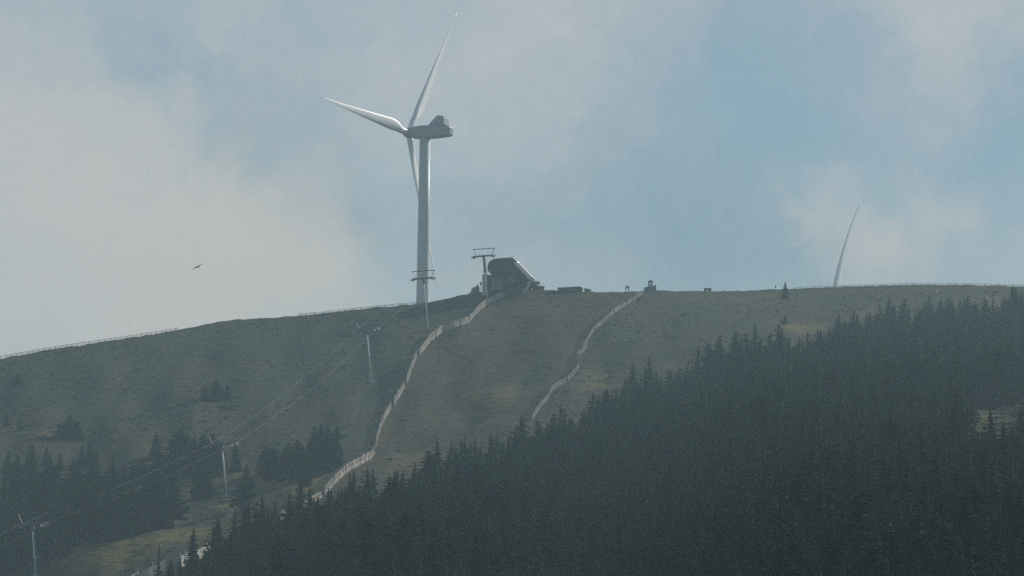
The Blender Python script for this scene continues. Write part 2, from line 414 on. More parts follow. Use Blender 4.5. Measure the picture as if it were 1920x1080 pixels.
# ------------------------------------------------------------------ lift pylons and ropes
arms = []
def pylon(label, top, foot, size=1.0, head=1.4, arm=3.6, skew=-.42):
    """top/foot: photo pixels of the pole's two ends"""
    g = at(*foot); D = math.hypot(g.x, g.y); k = D / F
    H = (foot[1] - top[1]) * k
    rt = rays(*top); T = Vector((rt[0] * D, rt[1] * D, rt[2] * D))
    root = thing('lift_pylon', label, 'lift pylon', g, group='chairlift pylons climbing the slope')
    ax = (T - g)
    p = MB(); n = 20
    p.tube([Vector((0, 0, -.5)), ax * .5, ax * .505, ax], [.185 * size, .165 * size, .16 * size, .15 * size], n)  # pole kept thin and pale: its sunlit strip put into shape and colour
    p.build('pole', M['pole'], root, True)
    hd = MB(); dd_ = ax.normalized(); hd.tube([ax - dd_ * head, ax - dd_ * (head - .3), ax], [.24 * size, .4 * size, .36 * size], n); hd.build('shaded_pole_top', M['dark_steel'], root, True)  # thicker dark top: the pole's shaded body put into shape and colour
    fb = MB(); fb.box(-.9, .9, -.9, .9, -1.2, .3); fb.build('footing', M['concrete'], root, bevel=.05)
    # crossarm, roughly across the line of the lift
    rx = Vector((math.cos(skew), math.sin(skew), 0)); ry = Vector((-rx.y, rx.x, 0)); z = Vector((0, 0, 1))
    slope = (rx * 1 + z * .03).normalized()
    c = MB(); c.bar(ax + z * .15 - slope * arm, ax + z * .15 + slope * arm, .42, .5); c.bar(ax - z * .5, ax + z * .5, .75, .75)
    c.build('crossarm', M['dark_steel'], root, bevel=.04)
    for sgn in (-1, 1):
        e = ax + z * .15 + slope * arm * sgn * .93
        s = MB(); s.bar(e - ry * 1.9 - z * .55, e + ry * 1.9 + z * .2, .22, .4)
        for t in range(6):
            q = e + (ry * 1.9 + z * .38) * ((t - 2.5) / 2.8) - z * .15
            s.tube([q - rx * .09, q + rx * .09], .22, 10)
        s.bar(e - z * .1, e - z * .62 - rx * sgn * .1, .7, .5)
        s.build('sheave_train', M['steel'], root)
        arms.append((sgn, root.location + e + z * .1))
        f = MB(); f.bar(ax + z * .35 + slope * arm * .72 * sgn, ax + z * 2.35 + slope * arm * 1.02 * sgn, .14); f.build('strut', M['dark_steel'], root)
    b = MB(); b.bar(ax + z * 2.38 - slope * arm * 1.06, ax + z * 2.38 + slope * arm * 1.06, .2, .24)
    for t in (-.42, .42): b.bar(ax + z * .3 + slope * arm * t, ax + z * 1.2 + slope * arm * t, .1)
    b.build('maintenance_beam', M['dark_steel'], root)
    l = MB()
    side = Vector((.5, -.1, 0)) * size
    d = ax.normalized()
    for o in (-.2, .2):
        l.bar(side + ry * o + d * .5, side + ry * o + ax - d * .6, .05)
    for i in range(int(H / .6)): l.bar(side - ry * .2 + d * (.8 + i * .6), side + ry * .2 + d * (.8 + i * .6), .04)
    l.build('ladder', M['steel'], root)
    return root
pylon('grey lift pylon with full crossarm standing just in front of the dark top station', (907, 481), (914.5, 565), 1.0, 5.2, arm=3.5)
pylon('lift pylon on the slope in front of the wind turbine tower', (794, 523), (803, 618), 1.0, arm=3.5)
pylon('lift pylon alone on the open grass slope below the turbine', (687.5, 618), (697, 716), 1.0, arm=3.3)
pylon('pale lift pylon rising from dry grass beside a single broad spruce', (416, 834), (425.5, 931), 1.0, arm=3.5)
pylon('lowest lift pylon, pale pole rising out of the yellow meadow at the lower left', (60, 984), (68, 1082), 1.0, arm=3.3)
def rope(sgn, label):
    pts = [Vector(p) for s, p in arms if s == sgn]
    a = pts[-1] + (pts[-1] - pts[-2]) * .9 - Vector((0, 0, 3))
    pts.append(a)
    st = Vector(at_dist(938, 497, float(Dist(935, 560)[0]) + 6)) + Vector((sgn * 2.2, 0, 0))
    pts.insert(0, st)
    out = []
    for i in range(len(pts) - 1):
        for k in range(14):
            t = k / 14; p = pts[i].lerp(pts[i + 1], t); p.z -= 4 * t * (1 - t) * (.012 * (pts[i] - pts[i + 1]).length); out.append(p)
    out.append(pts[-1])
    m = MB(); o0 = pts[0]; m.tube([p - o0 for p in out], .011, 6)
    o = m.build('haul_rope', M['rope'], None, True); o.location = o0
    tag(o, label, 'cable', 'haul ropes of the chairlift')
rope(-1, 'steel haul rope running over the left ends of the pylon crossarms')
rope(1, 'steel haul rope running over the right ends of the pylon crossarms')

# ------------------------------------------------------------------ fences
def resample(pts, step):
    pts = [Vector(p) for p in pts]; out = [pts[0]]; acc = 0
    for a, b in zip(pts, pts[1:]):
        L = (b - a).length; t = step - acc
        while t <= L:
            out.append(a.lerp(b, t / L)); t += step
        acc = L - (t - step)
    return out
def ground_line(px_pts, sub=6):
    out = []
    for (a, b), (c, d) in zip(px_pts, px_pts[1:]):
        for k in range(sub): out.append(at(a + (c - a) * k / sub, b + (d - b) * k / sub))
    out.append(at(*px_pts[-1])); return out
def slat_fence(label, px_pts, height, post_step=3.0, m='wood', slat=.2, lean=.12, group=None, name='snow_fence', top_rail=False):
    pl = ground_line(px_pts)
    o0 = pl[0]
    height *= FH
    root = thing(name, label, 'fence', o0, group=group)
    posts = resample(pl, post_step)
    if (posts[-1] - pl[-1]).length > .8: posts.append(pl[-1])
    for p in posts:
        b = MB(); q = p - o0; hh = height * random.uniform(.96, 1.06)
        tl = Vector((random.uniform(-.07, .07) - lean, random.uniform(-.06, .06), 0))
        b.bar(q - Vector((0, 0, .4)), q + Vector((0, 0, hh + .15)) + tl, .13)
        b.build('post', M[m if m != 'wood' else 'grey_wood'], root)
    s = MB(); sl = resample(pl, slat)
    per = max(2, int(post_step / slat))
    for i, p in enumerate(sl):
        if i % per == 0:                       # every bay between two posts sags and leans in its own way
            bay_h = random.uniform(.84, 1.06); bay_l = random.uniform(-.16, .16); slope_ = random.uniform(-.12, .12); holes = random.random() < .2
        f = (i % per) / per
        if i % per == 0 and random.random() < .6 or random.random() < (.25 if holes else .05): continue
        q = p - o0; n = (sl[min(i + 1, len(sl) - 1)] - sl[max(i - 1, 0)]); n.z = 0; n.normalize()
        top = height * (bay_h + slope_ * (f - .5) - .12 * math.sin(PI * f)) * random.uniform(.93, 1.05)
        tl = Vector((-lean + bay_l + random.uniform(-.05, .05), random.uniform(-.04, .04), 0))
        s.bar(q + Vector((0, 0, random.uniform(.08, .3))), q + Vector((0, 0, top)) + tl, .025, slat * random.uniform(.45, .68), up=n)
    rl = resample(pl, 1.0)
    for a, b in zip(rl, rl[1:]):
        for hgt in ((.35, .8, .97) if top_rail else (.35, .8)):
            s.bar(a - o0 + Vector((-lean * hgt + .06, 0, height * hgt)), b - o0 + Vector((-lean * hgt + .06, 0, height * hgt)), .04, .1)
    s.build('slat_panel', M[m], root)
    return root
FH = 1.12
G1 = 'slatted snow fences along the left edge of the ski run'
slat_fence('upper run of pale slatted snow fence bending down from the lift station', [(945.5, 559), (931, 564), (916, 571), (901, 581.5), (889, 595), (881, 604)], 2.0, 3.2, group=G1)
slat_fence('wide curved run of slatted snow fence below the station between two gaps', [(882, 606), (860, 612.5), (829, 624.5), (807, 642), (787, 668)], 2.3, 3.2, group=G1)
slat_fence('short narrow run of snow fence in the middle of the slope', [(782, 671), (773, 693), (763, 722)], 2.4, 3.2, group=G1)
slat_fence('snow fence run just below the narrow one on mid slope', [(759, 730), (749, 746), (739, 763)], 2.3, 3.2, group=G1)
slat_fence('long steep run of snow fence dropping straight down the lower slope', [(734, 768), (724, 784), (715.5, 802), (707, 830), (704, 846)], 2.2, 3.2, group=G1)
slat_fence('lowest open run of snow fence curving left into the trees', [(702, 853), (696, 863), (682, 870), (652, 887), (632, 905), (619, 920), (609, 930)], 2.2, 3.2, group=G1)
slat_fence('broken stretch of snow fence half hidden behind small spruces', [(604, 936), (575, 951), (545, 966), (515, 985), (490, 1001)], 1.8, 3.2, m='wood', group=G1)
slat_fence('grey weathered fence panel standing among trees above the broken snow fence', [(424, 975), (450, 967), (478, 962), (505, 959)], 2.2, 3.2, m='dark_grey_wood', slat=.34, group=None)
slat_fence('pale snow fence glimpsed between dark trees at the bottom of the picture', [(402, 1040), (382, 1048), (360, 1056), (340, 1066)], 2.2, 3.2, m='pale_wood', group=G1)
slat_fence('bottommost pale end of snow fence on the yellow meadow', [(308, 1076), (285, 1084), (262, 1094), (240, 1104)], 2.2, 3.2, m='pale_wood', group=G1)

def rail_fence(label, px_pts, height, post_step, m, rails, posth=.12, picket=None, mrail=None, group=None, name='rail_fence'):
    pl = ground_line(px_pts); o0 = pl[0]
    root = thing(name, label, 'fence', o0, group=group)
    posts = resample(pl, post_step)
    for p in posts[:100]:
        b = MB(); q = p - o0
        tl = Vector((random.uniform(-.08, .08), random.uniform(-.08, .08), 0))
        b.bar(q - Vector((0, 0, .4)), q + Vector((0, 0, height * random.uniform(.97, 1.12))) + tl, posth)
        b.build('post', M[m], root)
    rl = resample(pl, 1.5) + [pl[-1]]
    jit = [random.uniform(-.06, .06) for _ in rl]
    for n_, (hgt, th) in enumerate(rails):
        s = MB()
        for i, (a, b) in enumerate(zip(rl, rl[1:])):
            s.bar(a - o0 + Vector((0, 0, height * hgt + jit[i])), b - o0 + Vector((0, 0, height * hgt + jit[i + 1])), th * .6, th)
        if picket and n_ == 0:
            for p in resample(pl, picket):
                if random.random() < .25: continue
                q = p - o0; s.bar(q + Vector((0, 0, .1)), q + Vector((random.uniform(-.05, .05), 0, height * hgt + .09)), .03, .05)
        s.build('rail', M[mrail or m], root)
    return root
G2 = 'thin rail fences along the right edge of the ski run'
dn = lambda L, k: [(a, b + k) for a, b in L]
slat_fence('upper thin pale fence climbing to the hut on the ridge right of the run', dn([(1205, 544), (1186, 558), (1167, 570), (1152, 579), (1140, 590), (1128.6, 601), (1115.6, 611), (1108, 621), (1102.6, 631), (1093.6, 646)], 9), 1.45, 2.6, m='thin_wood', slat=.6, lean=.05, group=G2, name='rail_fence', top_rail=True)
slat_fence('middle stretch of thin pale fence zigzagging down a dark bank', dn([(1101, 644), (1082, 660.6), (1086, 680), (1074, 695.6), (1065, 706)], 11), 1.45, 2.6, m='thin_wood', slat=.6, lean=.05, group=G2, name='rail_fence', top_rail=True)
slat_fence('lowest stretch of thin pale fence running down into the forest edge', dn([(1064, 706.5), (1048, 714), (1035, 724), (1027, 740), (1014.5, 754), (1006, 766), (998, 778)], 11), 1.45, 2.6, m='thin_wood', slat=.6, lean=.05, group=G2, name='rail_fence', top_rail=True)
sk = lambda us, k=0.6: [(u, float(skyline(u)) + k) for u in us]
rail_fence('post and wire fence along the far left ridge line', sk([-30, 0, 30, 70, 110, 150, 190, 240, 290, 335]), .78, 2.0, 'dark_wood', ((.97, .12), (.55, .05), (.25, .05)), .12, picket=.5, group='fences on the skyline')
rail_fence('low picket fence on the ridge line just left of the turbine tower', sk([560, 600, 640, 680, 720, 760, 785], 1.0), .7, 2.4, 'dark_grey_wood', ((.95, .12), (.5, .06)), .14, picket=.45, group='fences on the skyline')
rail_fence('dark post fence along the right ridge line beyond the second turbine', sk([1490, 1530, 1570, 1610, 1660, 1710, 1760, 1810, 1860, 1920, 1960], 1.2), 0.75, 2.3, 'dark_wood', ((.95, .09), (.5, .05)), .14, picket=.9, group='fences on the skyline')

# ------------------------------------------------------------------ lift top station and small buildings
def station():
    D = float(Dist(945, 556)[0]) + 3; k = D / F
    g = at_dist(945, 556, D)
    root = thing('lift_station', 'dark chairlift top station with rounded hood and bright sloping metal roof on the ridge', 'lift station', g, math.radians(-9))
    q = lambda u, v: ((u - 945) * k, (556 - v) * k)
    hood = [q(*p) for p in ((997, 523), (994, 529), (986, 524), (960, 512), (925, 513.5), (917, 512), (913.6, 506), (913.2, 499), (915, 492.5), (919, 488), (925, 484.8), (936, 483.6), (948, 483), (957, 482), (960, 483), (968, 491))]
    hood = hood[::-1]
    h = MB(); h.prism(hood, -1, 11); hd = h.build('hood', M['hood'], root, bevel=.35)
    sk = MB()
    a, b = Vector((q(961, 483)[0], 0, q(961, 483)[1])), Vector((q(998, 521)[0], 0, q(998, 521)[1]))
    n = Vector((b.z - a.z, 0, -(b.x - a.x))).normalized(); n = n if n.z > 0 else -n
    for i in range(9):
        y0 = -1.3 + i * 1.42
        vs = [a + n * .08, b + n * .08, b + n * .2, a + n * .2]
        sk.add([(p.x, y0, p.z) for p in vs] + [(p.x, y0 + 1.38, p.z) for p in vs], [(0, 1, 2, 3), (7, 6, 5, 4), (0, 4, 5, 1), (1, 5, 6, 2), (2, 6, 7, 3), (3, 7, 4, 0)])
    sk.build('roof', M['roof'], root)
    # open-sided gable wing under the slope: pale underside/edge board
    eb = MB(); eb.bar((a.x + .9, -1.5, a.z - 1.5), (b.x - .3, -1.5, b.z - .25), .12, 1.0); eb.build('edge_board', M['roof'], root)
    w = MB()
    w.prism([q(905, 570), q(905, 515), q(926, 514), q(960, 513), q(993, 527), q(984, 549), q(984, 570)], .3, 9); w.build('wall', M['wall'], root)
    t = MB(); t.box(q(903.6, 0)[0], q(913, 0)[0], -.6, 8, q(0, 570)[1], q(0, 514)[1]); t.build('terrace', M['concrete'], root, bevel=.05)
    rl = MB()
    x0, x1 = q(903.8, 0)[0], q(912.5, 0)[0]; z0 = q(0, 514)[1]
    for i in range(6): rl.bar((x0 + (x1 - x0) * i / 5, -.5, z0), (x0 + (x1 - x0) * i / 5, -.5, z0 + 1.0), .05)
    rl.bar((x0, -.5, z0 + 1), (x1, -.5, z0 + 1), .06); rl.build('railing', M['steel'], root)
    c = MB(); c.bar((q(948.5, 0)[0], -.2, q(0, 540)[1]), (q(948.5, 0)[0], -.2, q(0, 526)[1]), .22); c.build('column', M['steel'], root)
    dr = MB(); dr.box(q(921, 0)[0], q(941, 0)[0], .1, .25, q(0, 541)[1], q(0, 520)[1]); dr.build('gate', M['glass'], root)
    lg = MB(); lg.box(q(921, 0)[0], q(943, 0)[0], -.5, .05, q(0, 543)[1], q(0, 541.2)[1]); lg.build('platform_edge', M['concrete'], root)
    wn = MB(); wn.box(q(953, 0)[0], q(966, 0)[0], .12, .25, q(0, 530)[1], q(0, 522)[1]); wn.build('window', M['glass'], root)
    bs = MB(); p0 = q(996.5, 527.5); p1 = q(984.5, 548.5)
    bs.bar((p0[0], -1.6, p0[1]), (p1[0], -1.6, p1[1]), .45, .5); bs.bar((p1[0] + .6, -1.5, p1[1] + 1.0), (p1[0] - .2, -1.5, p1[1] - .1), .5, .6); bs.build('buttress', M['concrete'], root)
    an = MB(); p = q(957.5, 482.5); an.bar((p[0], 2, p[1]), (p[0], 2, p[1] + .95), .1); an.bar((p[0] - .2, 2, p[1] + .8), (p[0] + .25, 2, p[1] + .8), .14); an.build('antenna', M['dark_steel'], root)
    vb = MB(); p = q(969.8, 492.8)  # added dome, there only to catch the sun as a glint
    rg = []
    for i in range(7):
        t_ = i / 6 * PI / 2
        rg.append([(p[0] + .62 * math.cos(t_) * math.cos(2 * PI * j / 16) , -1.15 + .62 * math.cos(t_) * math.sin(2 * PI * j / 16), p[1] - .3 + .9 * math.sin(t_)) for j in range(16)])
    vb.loft(rg); vb.build('glint_dome', mat('polished_metal', (.85, .85, .85), .22, 1, var=.02), root, True)
    return root
station()
def local(u, v, back=0):
    D = float(Dist(u, v)[0]) + back; k = D / F; g = at_dist(u, v, D)
    return g, (lambda a, b: ((a - u) * k, (v - b) * k))
# annex right of the station, with a bright tipped sheet on it
g, q = local(1011, 542, 1)
r = thing('operator_hut', 'small flat roofed operator hut with bright tilted sheet right of the station', 'hut', g)
m = MB(); m.prism([q(997, 548), q(999, 531), q(1011, 536.5), (q(1020, 536.8)), q(1020, 546)], 0, 3); m.build('wall', M['wall'], r)
m = MB(); m.prism([q(996, 528.5), q(996, 527.3), q(1011, 527.3), q(1012, 529), q(1012, 533.5), q(1008, 533)], .6, 3.2); m.build('canopy', M['hood'], r)
m = MB(); a = q(1003.5, 530.5); b = q(1011.5, 535.8)
m.add([(a[0], .5, a[1] + .35), (b[0], .5, b[1] + .35), (b[0] - .1, -.3, b[1] - .25), (a[0] - .1, -.3, a[1] - .25), (a[0], .6, a[1] + .3), (b[0], .6, b[1] + .3), (b[0] - .1, -.2, b[1] - .3), (a[0] - .1, -.2, a[1] - .3)], [(0, 1, 2, 3), (7, 6, 5, 4), (0, 4, 5, 1), (1, 5, 6, 2), (2, 6, 7, 3), (3, 7, 4, 0)]); m.build('tilted_sheet', M['white_paint'], r)
m = MB(); m.box(q(1010, 0)[0], q(1021.5, 0)[0], -.25, 3.2, q(0, 537)[1], q(0, 536)[1]); m.build('roof', M['roof'], r)
# low huts
g, q = local(1068, 546.5, 1)
r = thing('long_hut', 'long low hut with pitched roof on the ridge right of the station', 'hut', g)
m = MB(); m.prism([q(1047, 549), q(1047, 541.2), q(1088, 538.8), q(1091, 541), q(1091, 549)], 0, 4); m.build('wall', M['dark_wood'], r)
m = MB(); a = q(1045, 540.3); b = q(1088.5, 537.6); c = q(1092.5, 541.3)
m.bar((a[0], 1.9, a[1]), (b[0], 1.9, b[1]), 4.8, .24); m.bar((b[0], 1.9, b[1]), (c[0], 1.9, c[1]), 4.8, .2); m.build('roof', M['grey_wood'], r)
m = MB(); m.bar((q(1090.5, 0)[0], -.3, q(0, 548)[1]), (q(1093, 0)[0], -.3, q(0, 542.5)[1]), .25); m.build('corner_post', M['pale_wood'], r)
g, q = local(1100, 546.5, 1)
r = thing('small_hut', 'tiny low shed with sloping roof at the end of the long hut', 'hut', g)
m = MB(); m.prism([q(1096, 549), q(1096, 541.4), q(1106, 543.8), q(1106, 549)], 0, 2.4); m.build('wall', M['dark_wood'], r)
m = MB(); a = q(1095, 540.6); b = q(1109, 543.6); m.bar((a[0], 1.1, a[1]), (b[0], 1.1, b[1]), 2.8, .16); m.build('roof', M['grey_wood'], r)
g, q = local(1176, 547.8)
r = thing('gate_frame', 'small wooden frame with board standing alone on the ridge', 'frame', g)
for u in (1173, 1179):
    m = MB(); m.bar((q(u, 0)[0], 0, -.3), (q(u, 0)[0], 0, q(0, 536.5)[1]), .2); m.build('post', M['dark_wood'], r)
m = MB(); m.box(q(1172.3, 0)[0], q(1180, 0)[0], -.12, -.02, q(0, 541.3)[1], q(0, 536)[1]); m.build('board', M['grey_wood'], r)
g, q = local(1219, 545.4)
r = thing('lookout_hut', 'stone base with small open tower on the ridge at the top of the thin fence', 'hut', g)
m = MB(); m.prism([q(1208, 549), q(1208, 539.5), q(1212, 537.5), q(1222, 536.2), q(1226, 536), q(1227, 534.2), q(1230, 534), q(1230.5, 549)], 0, 3.2); m.build('base', M['rock'], r)
for u in (1216.5, 1223):
    for y in (.5, 1.8):
        m = MB(); m.bar((q(u, 0)[0], y, q(0, 537)[1]), (q(u, 0)[0], y, q(0, 525.8)[1]), .22); m.build('post', M['dark_wood'], r)
m = MB(); m.box(q(1216, 0)[0], q(1223.6, 0)[0], .35, 1.95, q(0, 529.6)[1], q(0, 525.4)[1]); m.build('cabin', M['dark_wood'], r)
m = MB(); m.box(q(1216, 0)[0], q(1223.6, 0)[0], .35, 1.95, q(0, 534.6)[1], q(0, 532.6)[1]); m.build('floor', M['dark_wood'], r)
g, q = local(1327, 546.4)
r = thing('feed_trough', 'small dark block shed alone on the ridge between hut and lone spruce', 'shed', g)
m = MB(); m.prism([q(1320.5, 548), q(1320.5, 541.8), q(1323, 541), q(1333, 541.6), q(1333.8, 543), q(1333.8, 548), q(1329, 547.4), q(1328, 543.6), q(1325, 543.6), q(1324.4, 547.6)], 0, 1.6); m.build('wall', M['dark_wood'], r)
m = MB(); m.box(q(1319.8, 0)[0], q(1334.6, 0)[0], -.15, 1.8, q(0, 541)[1] + .05, q(0, 540.4)[1] + .06); m.build('roof', M['grey_wood'], r)
g, q = local(1454, 547.5)
r = thing('marker_pole', 'thin dark marker pole on the ridge left of the lone spruce', 'pole', g)
m = MB(); m.tube([(0, 0, -.4), (.05, 0, q(0, 534)[1])], .07, 8); m.build('pole', M['dark_wood'], r)
m = MB(); m.box(-.16, .2, -.09, .12, q(0, 540)[1], q(0, 536)[1]); m.build('plate', M['dark_wood'], r)
g, q = local(1757, 550.5)
r = thing('slope_sign', 'small white sign on a post below the right ridge', 'sign', g)
m = MB(); m.bar((0, 0, -.3), (0, 0, 1.3), .1); m.build('post', M['grey_wood'], r)
m = MB(); m.prism([(-.35, .45), (.35, .35), (.1, 1.0), (-.25, 1.55)], -.12, -.06); m.build('board', M['sign'], r)
g, q = local(901, 549)
r = thing('control_cabinet', 'small dark box on a post at the terrace edge left of the station', 'cabinet', g)
m = MB(); m.bar((0, 0, -.4), (0, 0, 2.5), .14); m.build('post', M['dark_steel'], r)
m = MB(); m.box(-.3, .3, -.2, .2, 2.4, 3.3); m.build('box', M['dark_steel'], r, bevel=.03)
for i, (u, v, w, h, lb) in enumerate(((889, 551.5, 2.0, 2.0, 'dark boulder at the foot of the station terrace'), (895, 549, 1.5, 2.3, 'taller boulder against the station terrace wall'), (883, 553.5, 1.2, .9, 'low boulder lying on the ridge left of the station'))):
    g = at(u, v); m = MB(); rg = []
    for j in range(8):
        t_ = j / 7 * PI
        rg.append([(w / 2 * math.sin(t_ * .94 + .1) * math.cos(2 * PI * k / 12) * random.uniform(.82, 1.15), w / 2 * math.sin(t_ * .94 + .1) * math.sin(2 * PI * k / 12) * random.uniform(.82, 1.15), h * .45 - h * .6 * math.cos(t_) * random.uniform(.9, 1.1)) for k in range(12)])
    m.loft(rg); o = m.build('boulder', M['rock']); o.location = g; tag(o, lb, 'boulder', 'boulders by the station')
# ------------------------------------------------------------------ bird
def bird():
    D = 420.0; c = at_dist(371, 500.5, D)
    r = thing('flying_bird', 'dark soaring bird with long outstretched wings in the pale left sky', 'bird', c)
    m = MB(); ax = Vector((.55, .8, .1)).normalized(); sx = Vector((.83, -.35, .43)).normalized(); z = ax.cross(sx)
    if z.z < 0: z = -z
    m.tube([ax * t for t in (-.32, -.24, -.1, .05, .17, .25, .29, .33)], [.05, .07, .09, .1, .085, .06, .05, .012], 10)
    def wing(sg):
        rings = []
        for t, ch, bk, up in ((0, .26, 0, .03), (.25, .27, -.02, .08), (.5, .24, .0, .07), (.72, .17, -.06, .03), (.8, .05, -.14, .02)):
            c0 = sx * t * sg + z * up + ax * (bk + .02)
            rings.append([c0 + ax * ch * .5, c0 + z * .018, c0 - ax * ch * .5, c0 - z * .012])
        m.loft(rings)
    wing(1); wing(-1)
    m.add([ax * -.28 + sx * .03, ax * -.28 - sx * .03, ax * -.52 - sx * .12, ax * -.52 + sx * .12, ax * -.28 + z * .02, ax * -.52 + z * .015], [(0, 1, 2, 3), (0, 4, 5, 3), (1, 4, 5, 2), (0, 1, 4), (2, 3, 5)])
    m.build('body', M['feather'], r)
bird()

# ------------------------------------------------------------------ trees
def conifer(seed, H, Rb, whorls, nb, detail, droop=.25, dens=1.0, bare=.05):
    """crown as drooping ragged boughs (arrays of verts / quads)"""
    rn = random.Random(seed); V = []; Q = []
    def quad(a, b, c, d):
        n = len(V); V.extend((a, b, c, d)); Q.append((n, n + 1, n + 2, n + 3))
    lean = (rn.uniform(-.03, .03), rn.uniform(-.03, .03)); ex = rn.uniform(.52, .85)
    for w in range(whorls):
        t = bare + (1 - bare) * ((w + rn.uniform(-.3, .3)) / whorls)
        t = min(max(t, bare), .985)
        z0 = t * H
        r0 = Rb * ((1 - t) ** ex) * (1 if t > .12 else .6 + t * 3.3) + .12
        k = max(3, int(nb * (.55 + .45 * (1 - t))))
        ph = rn.uniform(0, 6.28)
        for i in range(k):
            if rn.random() > dens: continue
            a = ph + 6.283 * i / k + rn.uniform(-.35, .35)
            ln = r0 * rn.uniform(.62, 1.18)
            ca, sa = math.cos(a), math.sin(a)
            wd = ln * rn.uniform(.34, .52) + .12
            dr = droop * rn.uniform(.6, 1.5) * (1 - .8 * t)
            lift = .18 * t
            zz = z0 + rn.uniform(-.65, .65) * H / whorls * (1 if t < .8 else .4)
            segs = 3 if detail else 2
            prev = None
            for s in range(segs + 1):
                f = s / segs
                rad = ln * f
                z = zz - dr * ln * f * (1.5 - .5 * f) + lift * ln * f + (.1 * ln * f * f)
                half = wd * (.35 + .8 * f if f < .6 else 1.0 * (1 - f) * 2.1 + .06) * .5
                j = rn.uniform(.75, 1.25)
                x, y = rad * ca + lean[0] * z, rad * sa + lean[1] * z
                L_ = (x - sa * half * j, y + ca * half * j, z - half * .35); R_ = (x + sa * half / j, y - ca * half / j, z - half * .35)
                C_ = (x, y, z)
                if prev:
                    quad(prev[0], L_, C_, prev[2]); quad(prev[2], C_, R_, prev[1])
                    if detail or s == segs:
                        hang = ln * .2 * rn.uniform(.6, 1.5) + .08
                        quad(prev[2], C_, (x, y, z - hang), (prev[2][0], prev[2][1], prev[2][2] - hang * .8))
                prev = (L_, R_, C_)
    # inner mass of twigs round the trunk
    if True:
        m = 7; rows_ = 19; ring = []
        for s in range(rows_):
            t = bare * .5 + (.96 - bare * .5) * s / (rows_ - 1)
            rad = (Rb * (1 - t) ** .75 * (.5 if s % 2 else .2) + .03)
            ring.append([(rad * rn.uniform(.6, 1.3) * math.cos(6.283 * i / m + s * .4) + lean[0] * t * H, rad * rn.uniform(.6, 1.3) * math.sin(6.283 * i / m + s * .4) + lean[1] * t * H, t * H + rn.uniform(-.3, .3) - (.25 if s % 2 else 0)) for i in range(m)])
        for s in range(rows_ - 1):
            for i in range(m): quad(ring[s][i], ring[s][(i + 1) % m], ring[s + 1][(i + 1) % m], ring[s + 1][i])
    # leader
    top = (lean[0] * H, lean[1] * H)
    for a in (0, 1.57):
        quad((top[0] - .1 * math.cos(a), top[1] - .1 * math.sin(a), H * .93), (top[0] + .1 * math.cos(a), top[1] + .1 * math.sin(a), H * .93), (top[0] + .02, top[1], H * 1.02), (top[0] - .02, top[1], H * 1.02))
    return np.array(V, np.float32), np.array(Q, np.int32)
def np_mesh(name, V, Q, m):
    me = bpy.data.meshes.new(name)
    me.vertices.add(len(V)); me.vertices.foreach_set('co', V.reshape(-1))
    me.loops.add(Q.size); me.loops.foreach_set('vertex_index', Q.reshape(-1).astype(np.int32))
    me.polygons.add(len(Q)); me.polygons.foreach_set('loop_start', np.arange(0, Q.size, 4, dtype=np.int32)); me.polygons.foreach_set('loop_total', np.full(len(Q), 4, np.int32))
    me.materials.append(m); me.update(); return me
HT = 12.0
PROTO = []
for i in range(10):
    rb = random.Random(i).uniform(1.6, 3.3)
    V, Q = conifer(100 + i, HT, rb, 30, 11, True, dens=(.72 if i % 4 == 3 else .92), bare=.04)
    tr = MB(); tr.tube([(0, 0, -.6), (0, 0, HT * .5), (0, 0, HT * .97)], [.2, .12, .02], 8)
    PROTO.append((np_mesh('crown', V, Q, M['needle']), tr.mesh('trunk', M['bark'], True), rb))
LARCH = []
for i in range(3):
    V, Q = conifer(300 + i, HT, 3.0, 20, 9, True, droop=.05, dens=.8, bare=.1)
    tr = MB(); tr.tube([(0, 0, -.6), (0, 0, HT * .5), (0, 0, HT * .97)], [.2, .12, .02], 8)
    LARCH.append((np_mesh('crown', V, Q, M['larch']), tr.mesh('trunk', M['bark'], True), 3.0))
V, Q = conifer(777, HT, 1.5, 15, 6, True, dens=.5, bare=.1)
SNAG = [(np_mesh('crown', V, Q, M['needle']), PROTO[0][1], 1.2)]
def plant(name, pos, h, label, cat, group=None, protos=PROTO, wide=1.0):
    cr, tk, rb = random.choice(protos)
    r = thing(name, label, cat, pos, random.uniform(0, 6.28), group)
    r.rotation_euler[0] = random.gauss(0, .025); r.rotation_euler[1] = random.gauss(0, .025)
    s = h / HT; sx = s * wide * random.uniform(.9, 1.12)
    r.scale = (sx, sx, s)
    for nm, me in (('crown', cr), ('trunk', tk)):
        o = bpy.data.objects.new(nm, me); COL.objects.link(o); o.parent = r
    return r
count = 0
def tree_px(u, v, hpx, label, group=None, wide=1.0, name='spruce_tree', cat='spruce tree', protos=PROTO):
    global count
    count += 1
    return plant(name, at(u, v, -.15), hpx * px(u, v) , label, cat, group, protos, wide)
# trees that stand out one by one
tree_px(1472, 560, 33, 'lone small dark spruce breaking the skyline on the right ridge', wide=1.2)
tree_px(1471, 607, 19, 'tiny lone spruce on open heath straight below the ridge spruce', wide=1.3)
tree_px(405, 752, 44, 'lone broad bluish spruce high on the open left slope', wide=1.9)
tree_px(384, 750, 27, 'small spruce touching the left side of the lone broad bluish one', wide=1.8)
tree_px(426, 748, 28, 'small spruce touching the right side of the lone broad bluish one', wide=1.6)
tree_px(458, 957, 88, 'broad dark spruce right beside the pale lift pylon on dry grass', wide=1.5)
tree_px(380, 934, 58, 'squat spruce left of the pale lift pylon on dry grass', wide=1.8)
tree_px(118, 1046, 58, 'small spruce standing out on the edge of the yellow meadow', wide=1.4)
tree_px(128, 822, 46, 'faint round topped spruce alone in mid left slope', wide=2.0)
tree_px(30, 722, 24, 'tiny bushy spruce near the far left ridge fence', wide=2.6)
